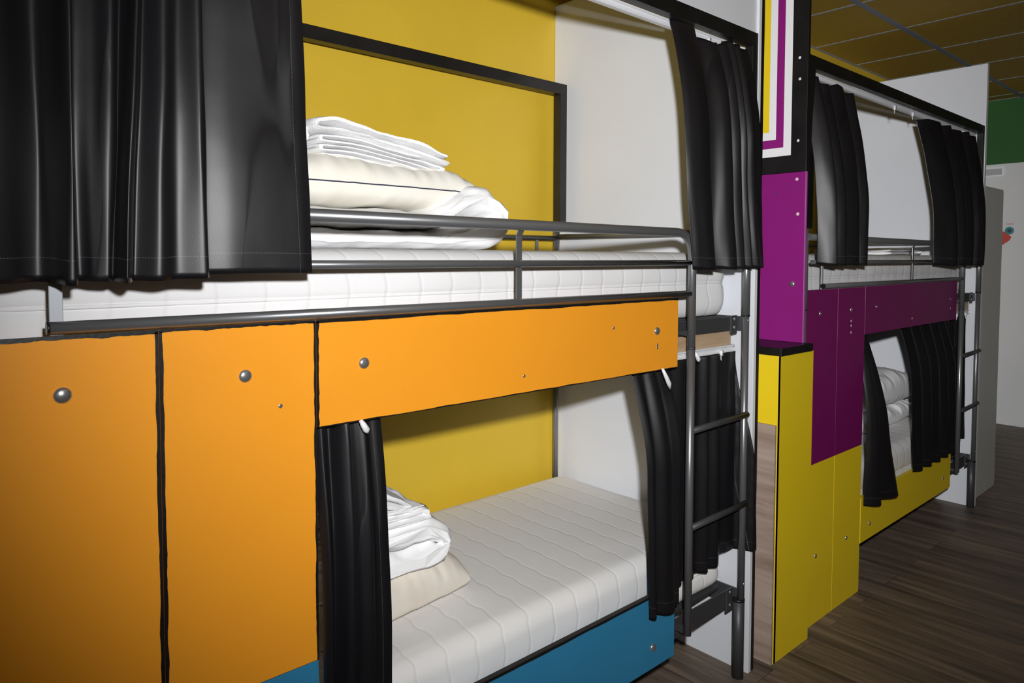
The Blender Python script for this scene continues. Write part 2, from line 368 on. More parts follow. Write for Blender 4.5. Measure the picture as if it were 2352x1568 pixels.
# ------------------------------------------------------------------ mattresses
RC = .085
def mattress(x0, x1, y0, y1, z0, z1, m, label, waist, seed):
    cx, cy, hx, hy = (x0+x1)/2, (y0+y1)/2, (x1-x0)/2, (y1-y0)/2
    t = empty('mattress', (cx, cy, z0), label, 'mattress', None)
    H = z1-z0; h1 = H*waist
    prof = []                       # (outset, z) of the edge from bottom centre to top centre
    for k in range(9): a = -PI/2 + PI/2*k/8*1.0; prof.append((-.035+.035*math.cos(a), h1*.5+h1*.5*math.sin(a)))
    for k in range(1, 5): a = PI/2*k/5; prof.append((-.010+.010*math.cos(a), h1*.5+h1*.46*math.sin(a)))
    prof.append((-.011, h1))
    hh = H-h1
    for k in range(1, 4): a = -PI/2+PI/2*k/4; prof.append((-.009+.007*math.cos(a), h1+hh*.5+hh*.48*math.sin(a)))
    r = .055
    for k in range(10): a = PI/2*k/9; prof.append((-r-.003+r*math.cos(a), H-r+r*math.sin(a)))
    bm = bmesh.new(); rings = []
    def outline(o):                 # rounded rectangle
        rc = RC; pts = []
        for sx, sy, a0 in ((1,1,0),(-1,1,PI/2),(-1,-1,PI),(1,-1,1.5*PI)):
            for k in range(7):
                a = a0+PI/2*k/6; pts.append((sx*(hx-rc)+(rc+o)*math.cos(a), sy*(hy-rc)+(rc+o)*math.sin(a)))
        # subdivide the long sides
        out = []
        for i, p in enumerate(pts):
            q = pts[(i+1) % len(pts)]; d = math.dist(p, q); n = max(1, int(d/.03))
            if d < .1: n = 1
            for k in range(n): out.append((p[0]+(q[0]-p[0])*k/n, p[1]+(q[1]-p[1])*k/n))
        return out
    N = len(outline(0))
    for o, z in prof:
        ol = outline(0); ring = []
        for (x, y) in ol:
            # move inwards by o along the outward direction
            ux = max(0, abs(x)-(hx-RC))/RC*(1 if x > 0 else -1); uy = max(0, abs(y)-(hy-RC))/RC*(1 if y > 0 else -1)
            l = math.hypot(ux, uy) or 1
            w = .004*noise.noise(Vector((x*5+seed, y*5, z*9)))
            ring.append(bm.verts.new((x+ux/l*(o+w), y+uy/l*(o+w), z)))
        rings.append(ring)
    for a, b in zip(rings, rings[1:]):
        for k in range(N): bm.faces.new((a[k], a[(k+1) % N], b[(k+1) % N], b[k]))
    # inner rings for the top, gently domed
    last = rings[-1]
    for s in (.985, .95, .85, .6, .3):
        ring = []
        for v in last:
            x, y = v.co.x, v.co.y
            kx = (hx-(1-s)*hy)/hx if s > .8 else s
            nx, ny = x*kx, y*s
            ring.append(bm.verts.new((nx, ny, H+.006*(1-s)**.5+.002*noise.noise(Vector((nx*4+seed, ny*4, 0))))))
        prev = rings[-1]
        for k in range(N): bm.faces.new((prev[k], prev[(k+1) % N], ring[(k+1) % N], ring[k]))
        rings.append(ring)
    bm.faces.new(rings[-1]); bm.faces.new(rings[0][::-1])
    bmesh.ops.recalc_face_normals(bm, faces=bm.faces)
    for f in bm.faces: f.smooth = True
    me = bpy.data.meshes.new('cover'); bm.to_mesh(me); bm.free()
    link('cover', me, m, t)
    p = MB(); ol = outline(0); pts = []
    for (x, y) in ol:
        ux = max(0, abs(x)-(hx-RC))/RC*(1 if x > 0 else -1); uy = max(0, abs(y)-(hy-RC))/RC*(1 if y > 0 else -1); l = math.hypot(ux, uy) or 1
        pts.append((cx+x-ux/l*.009, cy+y-uy/l*.009, z0+h1))
    pts.append(pts[0]); p.tube(pts, .0035, 8, False); p.build('piping', m, t)
    return t
mattress(.080, 2.287, 1.372, 2.222, 1.2935, 1.513, MATT_UP, 'thick white quilted mattress on the nearest upper bunk', .53, 1)
mattress(.07, 2.280, 1.372, 2.222, .3185, .532, MATT_LOW, 'greyish white quilted mattress on the nearest lower bunk above the blue panel', .35, 2)
mattress(.080+DX, 2.256+DX, 1.372, 2.222, 1.2935, 1.513, MATT_UP, 'white quilted mattress on the upper bunk above the purple panels', .53, 3)
mattress(.07+DX, 2.236+DX, 1.372, 2.222, .3185, .532, MATT_LOW, 'white mattress on the lower bunk above the yellow panels', .35, 4)

# ------------------------------------------------------------------ front panels
def wobble_strip(x0, x1, z0, z1, along, y, seed, amp=.0022, fix=None):
    """hand-cut black edging: a thin strip with ragged sides on the panel face"""
    b = MB(); n = 90; rows = []
    for i in range(n+1):
        t = i/n
        a = amp*noise.noise(Vector((t*14+seed, .3, 0)))+amp*.35*noise.noise(Vector((t*50, seed, 1)))
        c = amp*noise.noise(Vector((t*13+seed+40, .7, 0)))+amp*.35*noise.noise(Vector((t*45, seed+9, 1)))
        if fix == 'r': c = 0
        if fix == 'l': a = 0
        if along == 'z': z = z0+(z1-z0)*t; q = ((x0+a, z), (x1+c, z))
        else: x = x0+(x1-x0)*t; q = ((x, z0+a), (x, z1))
        rows.append([b.bm.verts.new((q[0][0], y, q[0][1])), b.bm.verts.new((q[1][0], y, q[1][1])),
                     b.bm.verts.new((q[1][0], y+.0012, q[1][1])), b.bm.verts.new((q[0][0], y+.0012, q[0][1]))])
    for a, c in zip(rows, rows[1:]):
        for k in range(4): b.bm.faces.new((a[k], a[(k+1) % 4], c[(k+1) % 4], c[k]))
    b.bm.faces.new(rows[0]); b.bm.faces.new(rows[-1][::-1])
    return b
def panel(name, x0, x1, z0, z1, m, label, group=None, y=FRONT, th=.018, knobs=(), screws=(), edges=(), plugs=()):
    t = empty(name, ((x0+x1)/2, y+th/2, z0), label, 'panel', group)
    bd = MB().box(x0, x1, y, y+th, z0, z1).build('board', m, t, .0008)
    for (x, z, r) in knobs:
        k = MB().dome((x, y, z), r, (0, -1, 0), r*.5).build('bolt_head', CHROME, t)
    for (x, z) in screws:
        MB().dome((x, y, z), .0045, (0, -1, 0), .0012, 12).build('screw', CHROME, t)
    for (x, z) in plugs:
        MB().dome((x, y, z), .0055, (0, -1, 0), .0012, 12).build('plug', CAPM, t)
    if any(e[4] == 'x' for e in edges):
        MB().box(x0, x1, y-.0006, y+th, z1, z1+.0016).build('top_edging', BLACKP, t)
    for i, (e0, e1, f0, f1, al) in enumerate(edges):
        wobble_strip(e0, e1, f0, f1, al, y-.0012, x0*3+i*5+z0, fix='r' if x1-e1 < .001 else ('l' if e0-x0 < .001 else None)).build('black_edging', BLACKP, t)
    return t
T1 = 1.3675
panel('front_panel', .078, .351, .686, T1, ORANGE, 'tall orange panel at far left with one large bolt head', knobs=[(.210, 1.277, .0135)],
      edges=[(.3455, .3515, .686, T1, 'z'), (.078, .351, T1-.003, T1+.004, 'x')])
panel('front_panel', .353, .639, .686, T1, ORANGE, 'narrow orange panel between the tall left one and the wide orange one', knobs=[(.499, 1.276, .0125)], screws=[(.566, 1.211)],
      edges=[(.3525, .3585, .686, T1, 'z'), (.635, .6395, .686, T1, 'z'), (.353, .639, T1-.001, T1+.004, 'x')])
panel('front_panel', .641, 1.851, 1.157, 1.3685, ORANGE, 'wide orange panel below the guard rail, between upper and lower bunk', knobs=[(.747, 1.276, .0125), (1.744, 1.276, .0125)],
      screws=[(1.2, 1.199), (1.544, 1.298), (1.747, 1.234), (1.747, 1.225)],
      edges=[(.6405, .6455, 1.157, 1.3685, 'z'), (.641, 1.851, 1.3655, 1.3725, 'x'), (.641, 1.851, 1.158, 1.1555, 'x')])
panel('front_panel', .641, 1.851, .235, .460, BLUE, 'wide blue panel beside the lower mattress, black top edge', knobs=[(1.742, .30, .013)],
      edges=[(.641, 1.851, .457, .465, 'x')])
panel('front_panel', .353, .639, .0, .684, BLUE, 'blue panel peeking out below the narrow orange panel')
panel('front_panel', .078, .351, .0, .684, BLUE, 'blue panel below the tall left orange panel')
x = DX
kb = .0095
panel('front_panel', 2.690, 2.978, .667, 1.370, PURPLE_SHADED, 'tall purple panel next to the yellow box column', knobs=[(2.818, 1.274, kb)])
panel('front_panel', 2.9795, 3.251, .667, 1.370, PURPLE_SHADED, 'tall purple panel left of the lower bunk opening', knobs=[(3.107, 1.276, kb)], plugs=[(3.110, 1.227), (3.111, 1.207), (3.112, 1.178)])
panel('front_panel', 2.690, 2.978, .0, .666, YELLOWP, 'tall yellow panel standing on the floor beside the yellow box column', knobs=[(2.822, .281, kb)])
panel('front_panel', 2.9795, 3.251, .0, .666, YELLOWP, 'yellow panel on the floor left of the low yellow bed side', knobs=[(3.109, .281, kb)])
panel('front_panel', 3.253, 4.478, 1.159, 1.372, PURPLE_SHADED, 'wide purple panel below the far guard rail', knobs=[(3.374, 1.277, .008), (4.373, 1.276, .007)], plugs=[(3.815, 1.2), (4.378, 1.224)])
panel('front_panel', 3.257, 4.457, .215, .422, YELLOWP, 'long low yellow panel along the far lower bunk', knobs=[(3.357, .284, kb), (4.340, .289, kb)])

# ------------------------------------------------------------------ curtain frames, fascia, partitions
def frame(name, label, group=None): return empty(name, (2.2, 1.31, 0), label, 'frame', group)
t = frame('timber_surround', 'black painted beam and post over the nearest upper bunk opening', 'black timber surrounds')
MB().box(-.02, 2.295, 1.296, 1.325, 2.226, 2.272).build('beam', BLACKP, t, .001)
MB().box(2.262, 2.295, 1.296, 1.325, 1.612, 2.226).build('post', BLACKP, t, .001)
t2 = frame('timber_surround', 'black painted beam and post over the far upper bunk opening', 'black timber surrounds')
MB().box(2.655, 4.878, 1.296, 1.325, 2.229, 2.276).build('beam', BLACKP, t2, .001)
MB().box(4.842, 4.878, 1.296, 1.325, 1.612, 2.229).build('post', BLACKP, t2, .001)
MB().box(2.664, 2.728, 1.296, 1.325, 1.612, 2.229).build('post', BLACKP, t2, .001)
# the same black frame stands on the rear posts
t = empty('timber_surround', (1.2, 2.23, 1.6), 'black timber frame against the yellow wall above the rear bed rail', 'frame')
MB().box(-.02, 2.272, 2.19, 2.23, 2.207, 2.252).build('beam', BLACKP, t, .001)
MB().box(2.232, 2.272, 2.19, 2.23, 1.612, 2.207).build('post', BLACKP, t, .001)
o = MB().box(-.02, 2.296, 1.303, 1.321, 2.2725, 2.915).build('fascia_board', WHITEB, None, .001)
tag(o, 'white board above the black beam reaching to the ceiling', 'board')
def partition(xa, xb, zt, label, white, blk):
    t = empty('partition_board', ((xa+xb)/2, 1.8, 0), label, 'partition')
    MB().box(xa, xb, 1.295, BACK-.001, .0, zt).build('board', WHITEB, t, .0012)
    MB().box(xa, xa+white, 1.2935, 1.2955, .003, zt).build('white_edging', WHITEP, t)
    if blk: wobble_strip(xa+white+.001, xb, .003, zt, 'z', 1.2935, xa, .002).build('black_edging', BLACKP, t)
    return t
partition(2.296, 2.332, 2.62, 'white partition board at the head of the nearest bunks', .016, True)
partition(4.884, 4.916, 2.64, 'white partition board at the far end of the second bunk bed', .031, False)

# curtain tracks
def track(x0, x1, y, z, label, gliders):
    t = empty('curtain_track', ((x0+x1)/2, y, z), label, 'curtain track')
    b = MB().box(x0, x1, y, y+.010, z, z+.024); b.box(x0, x1, y-.006, y, z+.018, z+.024); b.box(x0, x1, y-.006, y, z, z+.004)
    b.build('rail', WHITEP, t, .0008)
    for gx in gliders:
        b = MB().box(gx-.006, gx+.006, y-.012, y-.001, z-.009, z+.010); b.tube([(gx, y-.006, z-.007), (gx, y-.006, z-.022), (gx+.005, y-.006, z-.026)], .0016, 8)
        b.build('glider', WHITEP, t)
    return t
track(0, 2.20, 1.334, 2.202, 'white curtain track under the black beam of the nearest upper bunk', [1.87, 2.04, 2.17])
track(2.66, 4.84, 1.334, 2.206, 'white curtain track with loose gliders over the far upper bunk', [3.60, 3.83, 4.2, 4.6])
track(.66, 2.25, 1.345, 1.168, 'white curtain track under the wooden slat edge of the nearest bunk', [1.985, 2.16])
track(3.28, 4.845, 1.345, 1.168, 'white curtain track under the far slat edge above the far ladder', [4.62, 4.78])

# ------------------------------------------------------------------ side of the second unit
t = empty('striped_panel', (2.64, 1.8, 1.83), 'black panel with white, magenta and yellow rectangular stripes beside the far bunk', 'panel')
xp = 2.63
b = MB(); b.box(xp, xp+.018, 1.280, BACK-.002, 1.826, 2.915, 0); b.build('board', BLACKP, t, .0008)
b = MB()
yo0, yo1, zo0, zo1 = 1.341, 2.21, 1.892, 2.84
offs = [0, .031, .062, .091, .150]
cols = [0, 1, 0, 2, 0]
for i, o_ in enumerate(offs):
    nx = offs[i+1] if i+1 < len(offs) else None
    a0, a1, c0, c1 = yo0+o_, yo1-o_, zo0+o_*1.07, zo1-o_*1.07
    e = .0006
    if nx is None: b.box(xp-e, xp+.0002, a0, a1, c0, c1, cols[i]); continue
    w, h = nx-o_, (nx-o_)*1.07
    b.box(xp-e, xp+.0002, a0, a0+w, c0, c1, cols[i]); b.box(xp-e, xp+.0002, a1-w, a1, c0, c1, cols[i])
    b.box(xp-e, xp+.0002, a0+w, a1-w, c0, c0+h, cols[i]); b.box(xp-e, xp+.0002, a0+w, a1-w, c1-h, c1, cols[i])
b.build('stripes', [mat('white_stripe', (.9, .9, .92), .4), PURPLE, YELLOWP], t)
for y, z in ((1.313, 2.256), (1.311, 2.176), (1.313, 1.944)):
    MB().dome((xp, y, z), .0055, (-1, 0, 0), .002, 12).build('screw', WHITEP, t)
t = empty('side_panel', (2.64, 1.8, 1.17), 'bright purple side board under the striped panel and above the black ledge', 'panel')
MB().box(xp, xp+.018, 1.280, BACK-.002, 1.172, 1.825).build('board', PURPLE, t, .0008)
MB().box(xp+.001, xp+.010, 1.2785, 1.2802, 1.172, 1.825).build('edge_band', mat('pale_purple_edge', (.45, .12, .4), .5), t)
for y, z in ((1.315, 1.798), (1.309, 1.665)): MB().dome((xp, y, z), .0065, (-1, 0, 0), .0015, 12).build('screw', CAPM, t)
MB().dome((xp, 1.392, 1.744), .0035, (-1, 0, 0), .001, 12).build('screw', STEELD, t)
MB().dome((xp, 1.326, 1.397), .0115, (-1, 0, 0), .006).build('bolt_head', CHROME, t)
o = MB().box(2.650, 2.662, 1.295, 1.325, 1.37, 2.915).build('gap_shade_strip', BLACKP, None, .001)  # black strip stands in for the shade in the gap beside the boards
tag(o, 'slim black strip standing for the shadow gap behind the edge of the striped and purple boards', 'post')
t = empty('box_column', (2.53, 1.4, 0), 'yellow box column with a black ledge top between the two bunk fronts', 'box')
MB().box(2.419, 2.6895, 1.2635, 1.279, 0, 1.1415).build('front_board', YELLOWP, t, .001)
MB().box(2.4185, 2.434, 1.2635, 1.9, 0, 1.1415).box(2.434, 2.62, 1.885, 1.9, 0, 1.1415).build('side_board', YELLOWP, t, .0008)
MB().box(2.4165, 2.664, 1.253, 1.91, 1.142, 1.171).build('ledge', BLACKP, t, .0015)
o = MB().box(2.4065, 2.4175, 1.266, 1.86, 0.0, .889).build('oak_board', BOARDW, None, .0006)
tag(o, 'pale oak laminate board standing against the yellow box column', 'board')

# ------------------------------------------------------------------ far end: locker, plate, stickers
t = empty('storage_locker', (5.26, 1.8, 0), 'grey metal locker standing past the far partition', 'locker')
MB().box(4.93, 5.462, 1.336, 1.83, 0.0, 1.942).build('body', LOCK, t, .003)
MB().box(4.94, 5.452, 1.3325, 1.336, .03, 1.93).build('side_sheet', LOCK, t, .001)
t = empty('wall_plate', (7.54, 1.9, 2.25), 'small grey slotted plate on the far white wall below the green band', 'plate')
MB().box(7.541, 7.549, 1.845, 2.10, 2.236, 2.322).build('surround', WHITEP, t, .001)
MB().box(7.5395, 7.5412, 1.862, 2.09, 2.250, 2.306).build('inset', GREYP, t)
t = empty('wall_sticker', (7.549, 1.8, 1.7), 'red and teal sticker on the far white wall beside the locker', 'sticker')
def poly(pts, m, name, par, x=7.5485):
    b = MB(); a = [b.bm.verts.new((x, y, z)) for y, z in pts]; c = [b.bm.verts.new((x+.001, y, z)) for y, z in pts]
    b.bm.faces.new(a); b.bm.faces.new(c[::-1])
    for k in range(len(pts)): b.bm.faces.new((a[k], c[k], c[(k+1) % len(pts)], a[(k+1) % len(pts)]))
    return b.build(name, m, par)
poly([(1.90, 1.76), (1.82, 1.735), (1.775, 1.69), (1.79, 1.66), (1.90, 1.575)], STICKR, 'red_shape', t)
poly([(1.90, 1.72), (1.855, 1.715), (1.845, 1.68), (1.90, 1.63)], STICKY, 'orange_shape', t, 7.5475)
poly([(1.792+.035*math.cos(k*PI/10), 1.748+.035*math.sin(k*PI/10)) for k in range(20)], STICKT, 'teal_disc', t, 7.5475)
poly([(1.792+.017*math.cos(k*PI/8), 1.748+.017*math.sin(k*PI/8)) for k in range(16)], STICKD, 'dark_eye', t, 7.5465)
for k in range(4): poly([(1.817-k*.015, 1.80), (1.808-k*.015, 1.80), (1.806-k*.015, 1.814), (1.817-k*.015, 1.814)], STICKP, 'letter_mark', t, 7.5475)

# ------------------------------------------------------------------ curtains
def ease(v): return math.sin(min(1, v)*PI/2)
def cr(p0, p1, p2, p3, t):
    return .5*((2*p1)+(-p0+p2)*t+(2*p0-5*p1+4*p2-p3)*t*t+(-p0+3*p1-3*p2+p3)*t**3)
def curtain(cols, zt, zb, ybase, label, hooks=(), p=1.0, sag=None, hem=None, seed=0, sub=8, nv=70):
    """cols: (x_top, x_bottom, d_top, d_bottom) across the cloth; d is how far the cloth stands out towards the aisle.
    ybase(x, t): y of the hanging plane, t = 0 at the top and 1 at the hem."""
    xs = [c[0] for c in cols]+[c[1] for c in cols]
    cx = (min(xs)+max(xs))/2
    t0 = empty('black_curtain', (cx, 1.3, zb), label, 'curtain')
    P = []
    n = len(cols)
    for i in range(n-1):
        q = [cols[max(i-1, 0)], cols[i], cols[i+1], cols[min(i+2, n-1)]]
        for k in range(sub): P.append([cr(*(c[j] for c in q), k/sub) for j in range(4)])
    P.append(list(cols[-1]))
    bm = bmesh.new(); uvl = bm.loops.layers.uv.new('UVMap'); rows = []; us = []
    acc = 0; prev = None
    for c in P:
        if prev is not None: acc += math.hypot(c[1]-prev[1], c[3]-prev[3])
        us.append(acc); prev = c
    W = acc
    for v in range(nv+1):
        t = v/nv; row = []; s = t**p
        for i, c in enumerate(P):
            x = c[0]+(c[1]-c[0])*s; d = c[2]+(c[3]-c[2])*s
            w = .004*noise.noise(Vector((us[i]*7+seed*5, t*4, seed)))
            z = zt+(zb-zt)*t
            if sag: z -= sag(c[0])*(1-t)**3
            if hem: z += hem(x)*t*t
            z -= d*.10*t
            x += .004*noise.noise(Vector((i*.13, t*3.5, seed+11)))*(.2+t)
            row.append(bm.verts.new((x, ybase(x, t)-d+w, z)))
        rows.append(row)
    bm.verts.index_update()
    H = abs(zt-zb)
    for v in range(nv):
        for i in range(len(P)-1):
            f = bm.faces.new((rows[v][i], rows[v+1][i], rows[v+1][i+1], rows[v][i+1])); f.smooth = True
            for lp, (vv, ii) in zip(f.loops, ((v, i), (v+1, i), (v+1, i+1), (v, i+1))):
                lp[uvl].uv = (W-us[ii], H*(1-vv/nv))
    for vv in bm.verts: vv.co -= Vector((cx, 1.3, zb))
    me = bpy.data.meshes.new('cloth'); bm.to_mesh(me); bm.free()
    o = link('cloth', me, SATIN, t0)
    md = o.modifiers.new('solid', 'SOLIDIFY'); md.thickness = .0012; md.offset = 0
    for (hx, hy, hz, tx, tz) in hooks:
        b = MB().tube([(hx, hy, hz), (hx+tx*.3, hy-.004, hz+tz*.35), (hx+tx*.7, hy-.004, hz+tz*.7), (hx+tx, hy, hz+tz)], [.004, .0065, .0075, .003], 10)
        b.build('hook_tape', WHITEP, t0)
    return t0
def gathers(xl, xr, xlb, xrb, widths, amp_t, amp_b, seed, lean=.35):
    """a bunched curtain: one ridge and one valley for every width, the ridges leaning over their neighbours"""
    rnd = random.Random(seed); tot = sum(widths); cols = []; a = 0
    for w in widths:
        f0, f1 = a/tot, (a+w)/tot; a += w
        L = lambda f, A, B: A+(B-A)*f
        k = rnd.uniform(.75, 1.2)
        for fr, d in ((.05, -1), (.30, .1), (.52+lean*.35, .95), (.80+lean*.25, .35), (.90, -.75)):
            f = f0+(f1-f0)*fr
            jb = rnd.uniform(-.06, .06)*(f1-f0)
            cols.append((L(f, xl, xr), L(f+jb, xlb, xrb), d*amp_t*k, d*amp_b*k))
    cols.append((xr, xrb, 0, 0))
    return cols
# near upper left: wide folds on the left, flat cloth at the right
c1 = [(.03,.03,0,0),(.08,.085,.012,.010),(.13,.14,.010,.0),(.175,.178,-.014,-.014),(.200,.195,.0,.0),(.212,.208,.026,.026),(.219,.218,.022,.022),(.226,.226,-.010,-.010),(.255,.245,-.012,-.002),(.285,.264,.002,.004),
      (.305,.275,-.008,.0),(.316,.276,.012,.026),(.322,.286,.022,.026),(.332,.300,.008,.010),(.352,.328,.024,.026),(.372,.36,.018,.020),(.390,.395,.030,.030),(.398,.409,.022,.022),(.399,.409,.004,.003),(.41,.415,-.005,-.004),
      (.45,.46,.0,.002),(.500,.505,.004,.004),(.540,.550,.002,.006),(.567,.585,.004,.006),(.583,.606,.002,.002)]
c1 = [(a, b, c*1.45, d*1.45) for a, b, c, d in c1]
curtain(c1, 2.20, 1.462, lambda x, t: 1.256-.012*ease(t*3), 'large black satin curtain at upper left with deep folds and a flat hemmed right part', p=1.15, seed=1, hem=lambda x: -.006*math.sin(x*9))
# near upper right, gathered against the partition
c2 = [(1.812,1.925,0,0),(1.83,1.945,.012,.015),(1.87,1.975,.022,.03),(1.915,2.005,.018,.028),(1.945,2.035,-.012,-.015),(1.975,2.06,-.008,-.005),(2.01,2.085,.018,.025),(2.04,2.12,.022,.03),(2.06,2.14,-.014,-.01),
      (2.085,2.17,.012,.018),(2.105,2.19,.016,.02),(2.12,2.205,-.014,-.012),(2.145,2.235,.012,.016),(2.165,2.26,-.012,-.006),(2.19,2.285,.01,.012),(2.22,2.31,-.004,.004),(2.26,2.333,0,0)]
c2 = [(a, 1.872+(b-1.925)*1.045, c, d) for a, b, c, d in c2]
curtain(c2, 2.222, 1.462, lambda x, t: 1.318-.055*ease(t*2.2), 'bunched black satin curtain at the head of the nearest upper bunk', p=2.4, seed=2,
        sag=lambda x: .03*max(0, 1-abs(x-2.02)/.10)**.7+.008*abs(math.sin(x*19)))
# near lower left
c3 = [(.643,.641,.0,.0),(.655,.650,.014,.018),(.668,.658,.004,.004),(.680,.664,-.010,-.012),(.697,.676,.016,.022),(.712,.690,.022,.024),(.722,.702,-.008,-.010),(.736,.718,.004,.010),(.752,.738,.014,.016),(.768,.760,.002,.002),(.785,.782,.003,.004),(.799,.802,.0,.0)]
curtain(c3, 1.165, .415, lambda x, t: 1.326-.044*ease(t*1.6) if True else 0, 'narrow black satin curtain hanging left of the lower bunk opening, beside the orange panels', p=1.3, seed=3,
        hooks=[(.733, 1.292, 1.160, .016, -.030)])
# near lower right, behind the ladder
def yb4(x, t):
    k = max(0, min(1, (1.872-x)/.03)); q = max(0, min(1, (x-2.275)/.02))
    y = (1.352-.005*t)*(1-k)+(1.340-.058*ease(t*2.4))*k
    return y*(1-q)+1.284*q
c4 = [(1.668,1.700,0,0),(1.69,1.712,.010,.014),(1.715,1.735,-.006,-.002),(1.745,1.765,.012,.020),(1.775,1.800,.008,.018),(1.79,1.816,-.012,-.012),(1.81,1.83,-.004,-.004),(1.84,1.85,.006,.008),(1.86,1.868,0,0),(1.89,1.90,-.004,-.004),
      (1.93,1.94,.014,.010),(1.955,1.965,-.008,-.010),(1.985,2.0,.014,.010),(2.02,2.05,-.010,-.012),(2.05,2.085,.012,.012),(2.075,2.11,-.010,-.008),(2.105,2.15,.012,.010),(2.13,2.19,-.008,-.006),(2.16,2.235,.004,.0),(2.185,2.285,0,0),(2.205,2.322,0,0)]
c4 = [(a if a < 1.89 else 1.89+(a-1.89)*1.22, b, c, d) for a, b, c, d in c4]
curtain(c4, 1.166, .420, yb4, 'black satin curtain hanging behind the near ladder, hem over the blue panel corner', p=1.2, seed=4,
        hooks=[(1.757, 1.288, 1.162, .040, -.068), (1.972, 1.318, 1.190, .020, -.034)],
        hem=lambda x: -.008 if x < 1.872 else (.0 if x < 2.18 else .03))
# far upper left and right
c5 = gathers(2.695, 3.095, 2.715, 3.065, [.6, .9, 1.3, .8], .028, .036, 12, .5)
curtain(c5, 2.205, 1.470, lambda x, t: 1.318-.078*ease(t*1.25), 'bunched black curtain just right of the striped panel', p=1.1, seed=5, sag=lambda x: .02*abs(math.sin(x*15)))
c6 = gathers(3.93, 4.735, 4.03, 4.64, [1.4, .9, 1.2, .7, .9], .028, .034, 15, .5)
curtain(c6, 2.205, 1.462, lambda x, t: 1.318-.078*ease(t*1.25), 'wide black curtain at the far end of the far upper bunk', p=.8, seed=6, sag=lambda x: .012*abs(math.sin(x*11)))
# far lower left (flares at the hem over the yellow panel) and right
c7 = gathers(3.254, 3.355, 3.254, 3.575, [.7, 1.2], .014, .028, 18, .5)
curtain(c7, 1.166, .388, lambda x, t: 1.342-.075*ease(t*1.8), 'slim black curtain flaring at the hem left of the far lower bunk opening', p=1.5, seed=7)
def yb8(x, t):
    k = max(0, min(1, (4.49-x)/.03))
    return 1.351*(1-k)+(1.342-.060*ease(t*2.4))*k
c8 = gathers(3.79, 4.83, 3.85, 4.87, [1, .9, 1, .9, .9, .8, .8, .7, .7], .012, .013, 21, .15)
curtain(c8, 1.166, .420, yb8, 'wide black curtain closing the right half of the far lower bunk', p=1.6, seed=8)

# ------------------------------------------------------------------ bedding
def pillow(cx, cy, z0, w, d, h, m, label, seed=0, seam=None, rot=0, sag=.3, creases=1.0, parent=None, cat='pillow', pw=4.5, rimz=.42):
    NX, NY = 110, 80; bm = bmesh.new()
    def prof(a, b):
        e = max(0, (1-abs(a)**pw))*max(0, (1-abs(b)**pw)); return e**.36
    grid = {}
    t = empty('pillow' if cat == 'pillow' else 'folded_duvet', (cx, cy, z0), label, cat)
    for side in (1, -1):
        for i in range(NX+1):
            for j in range(NY+1):
                a = -1+2*i/NX; b = -1+2*j/NY
                # cosine spacing towards the edges keeps the rim smooth
                a2, b2 = math.sin(a*PI/2), math.sin(b*PI/2)
                rim = i in (0, NX) or j in (0, NY)
                if rim and side == -1: grid[(side, i, j)] = grid[(1, i, j)]; continue
                e = prof(a2, b2)
                x = a2*w/2*(1-.05*b2*b2); y = b2*d/2*(1-.07*a2*a2)
                rr = 1-abs(a2); ry = 1-abs(b2)
                # creases running in from the seam
                cz = .010*noise.noise(Vector((x*34+seed*9, y*5, side+seed)))*math.exp(-ry*5)+.010*noise.noise(Vector((x*5, y*34+seed*9, side)))*math.exp(-rr*5)
                cz += .007*noise.noise(Vector((x*11+seed, y*11, side*3)))+.012*noise.noise(Vector((x*4+seed, y*4, side*2+5)))
                base = h*rimz
                z = base+(h*(1-rimz)*e if side == 1 else -base*e**.9*1.0)
                z += cz*creases*e**.5*(1 if side == 1 else .4)
                if side == -1: z = max(z, 0)
                grid[(side, i, j)] = bm.verts.new((x, y, z))
    for side in (1, -1):
        for i in range(NX):
            for j in range(NY):
                q = [grid[(side, i, j)], grid[(side, i+1, j)], grid[(side, i+1, j+1)], grid[(side, i, j+1)]]
                if side == -1: q.reverse()
                f = bm.faces.new(q); f.smooth = True
    me = bpy.data.meshes.new('case'); bm.to_mesh(me)
    o = link('case', me, m, t)
    if seam:
        pts = [grid[(1, i, 0)].co.copy()+Vector((0, -.0012, 0)) for i in range(0, NX+1, 2)]+[grid[(1, NX, j)].co.copy()+Vector((.0012, 0, 0)) for j in range(2, NY//2, 2)]
        for k, p in enumerate(pts): p.z += .0018*noise.noise(Vector((k*.9, seed, 0))); p += Vector((cx, cy, z0))
        b = MB().tube(pts, .0016, 6); b.build('seam_thread', seam, t)
    bm.free(); t.rotation_euler.z = rot
    return t

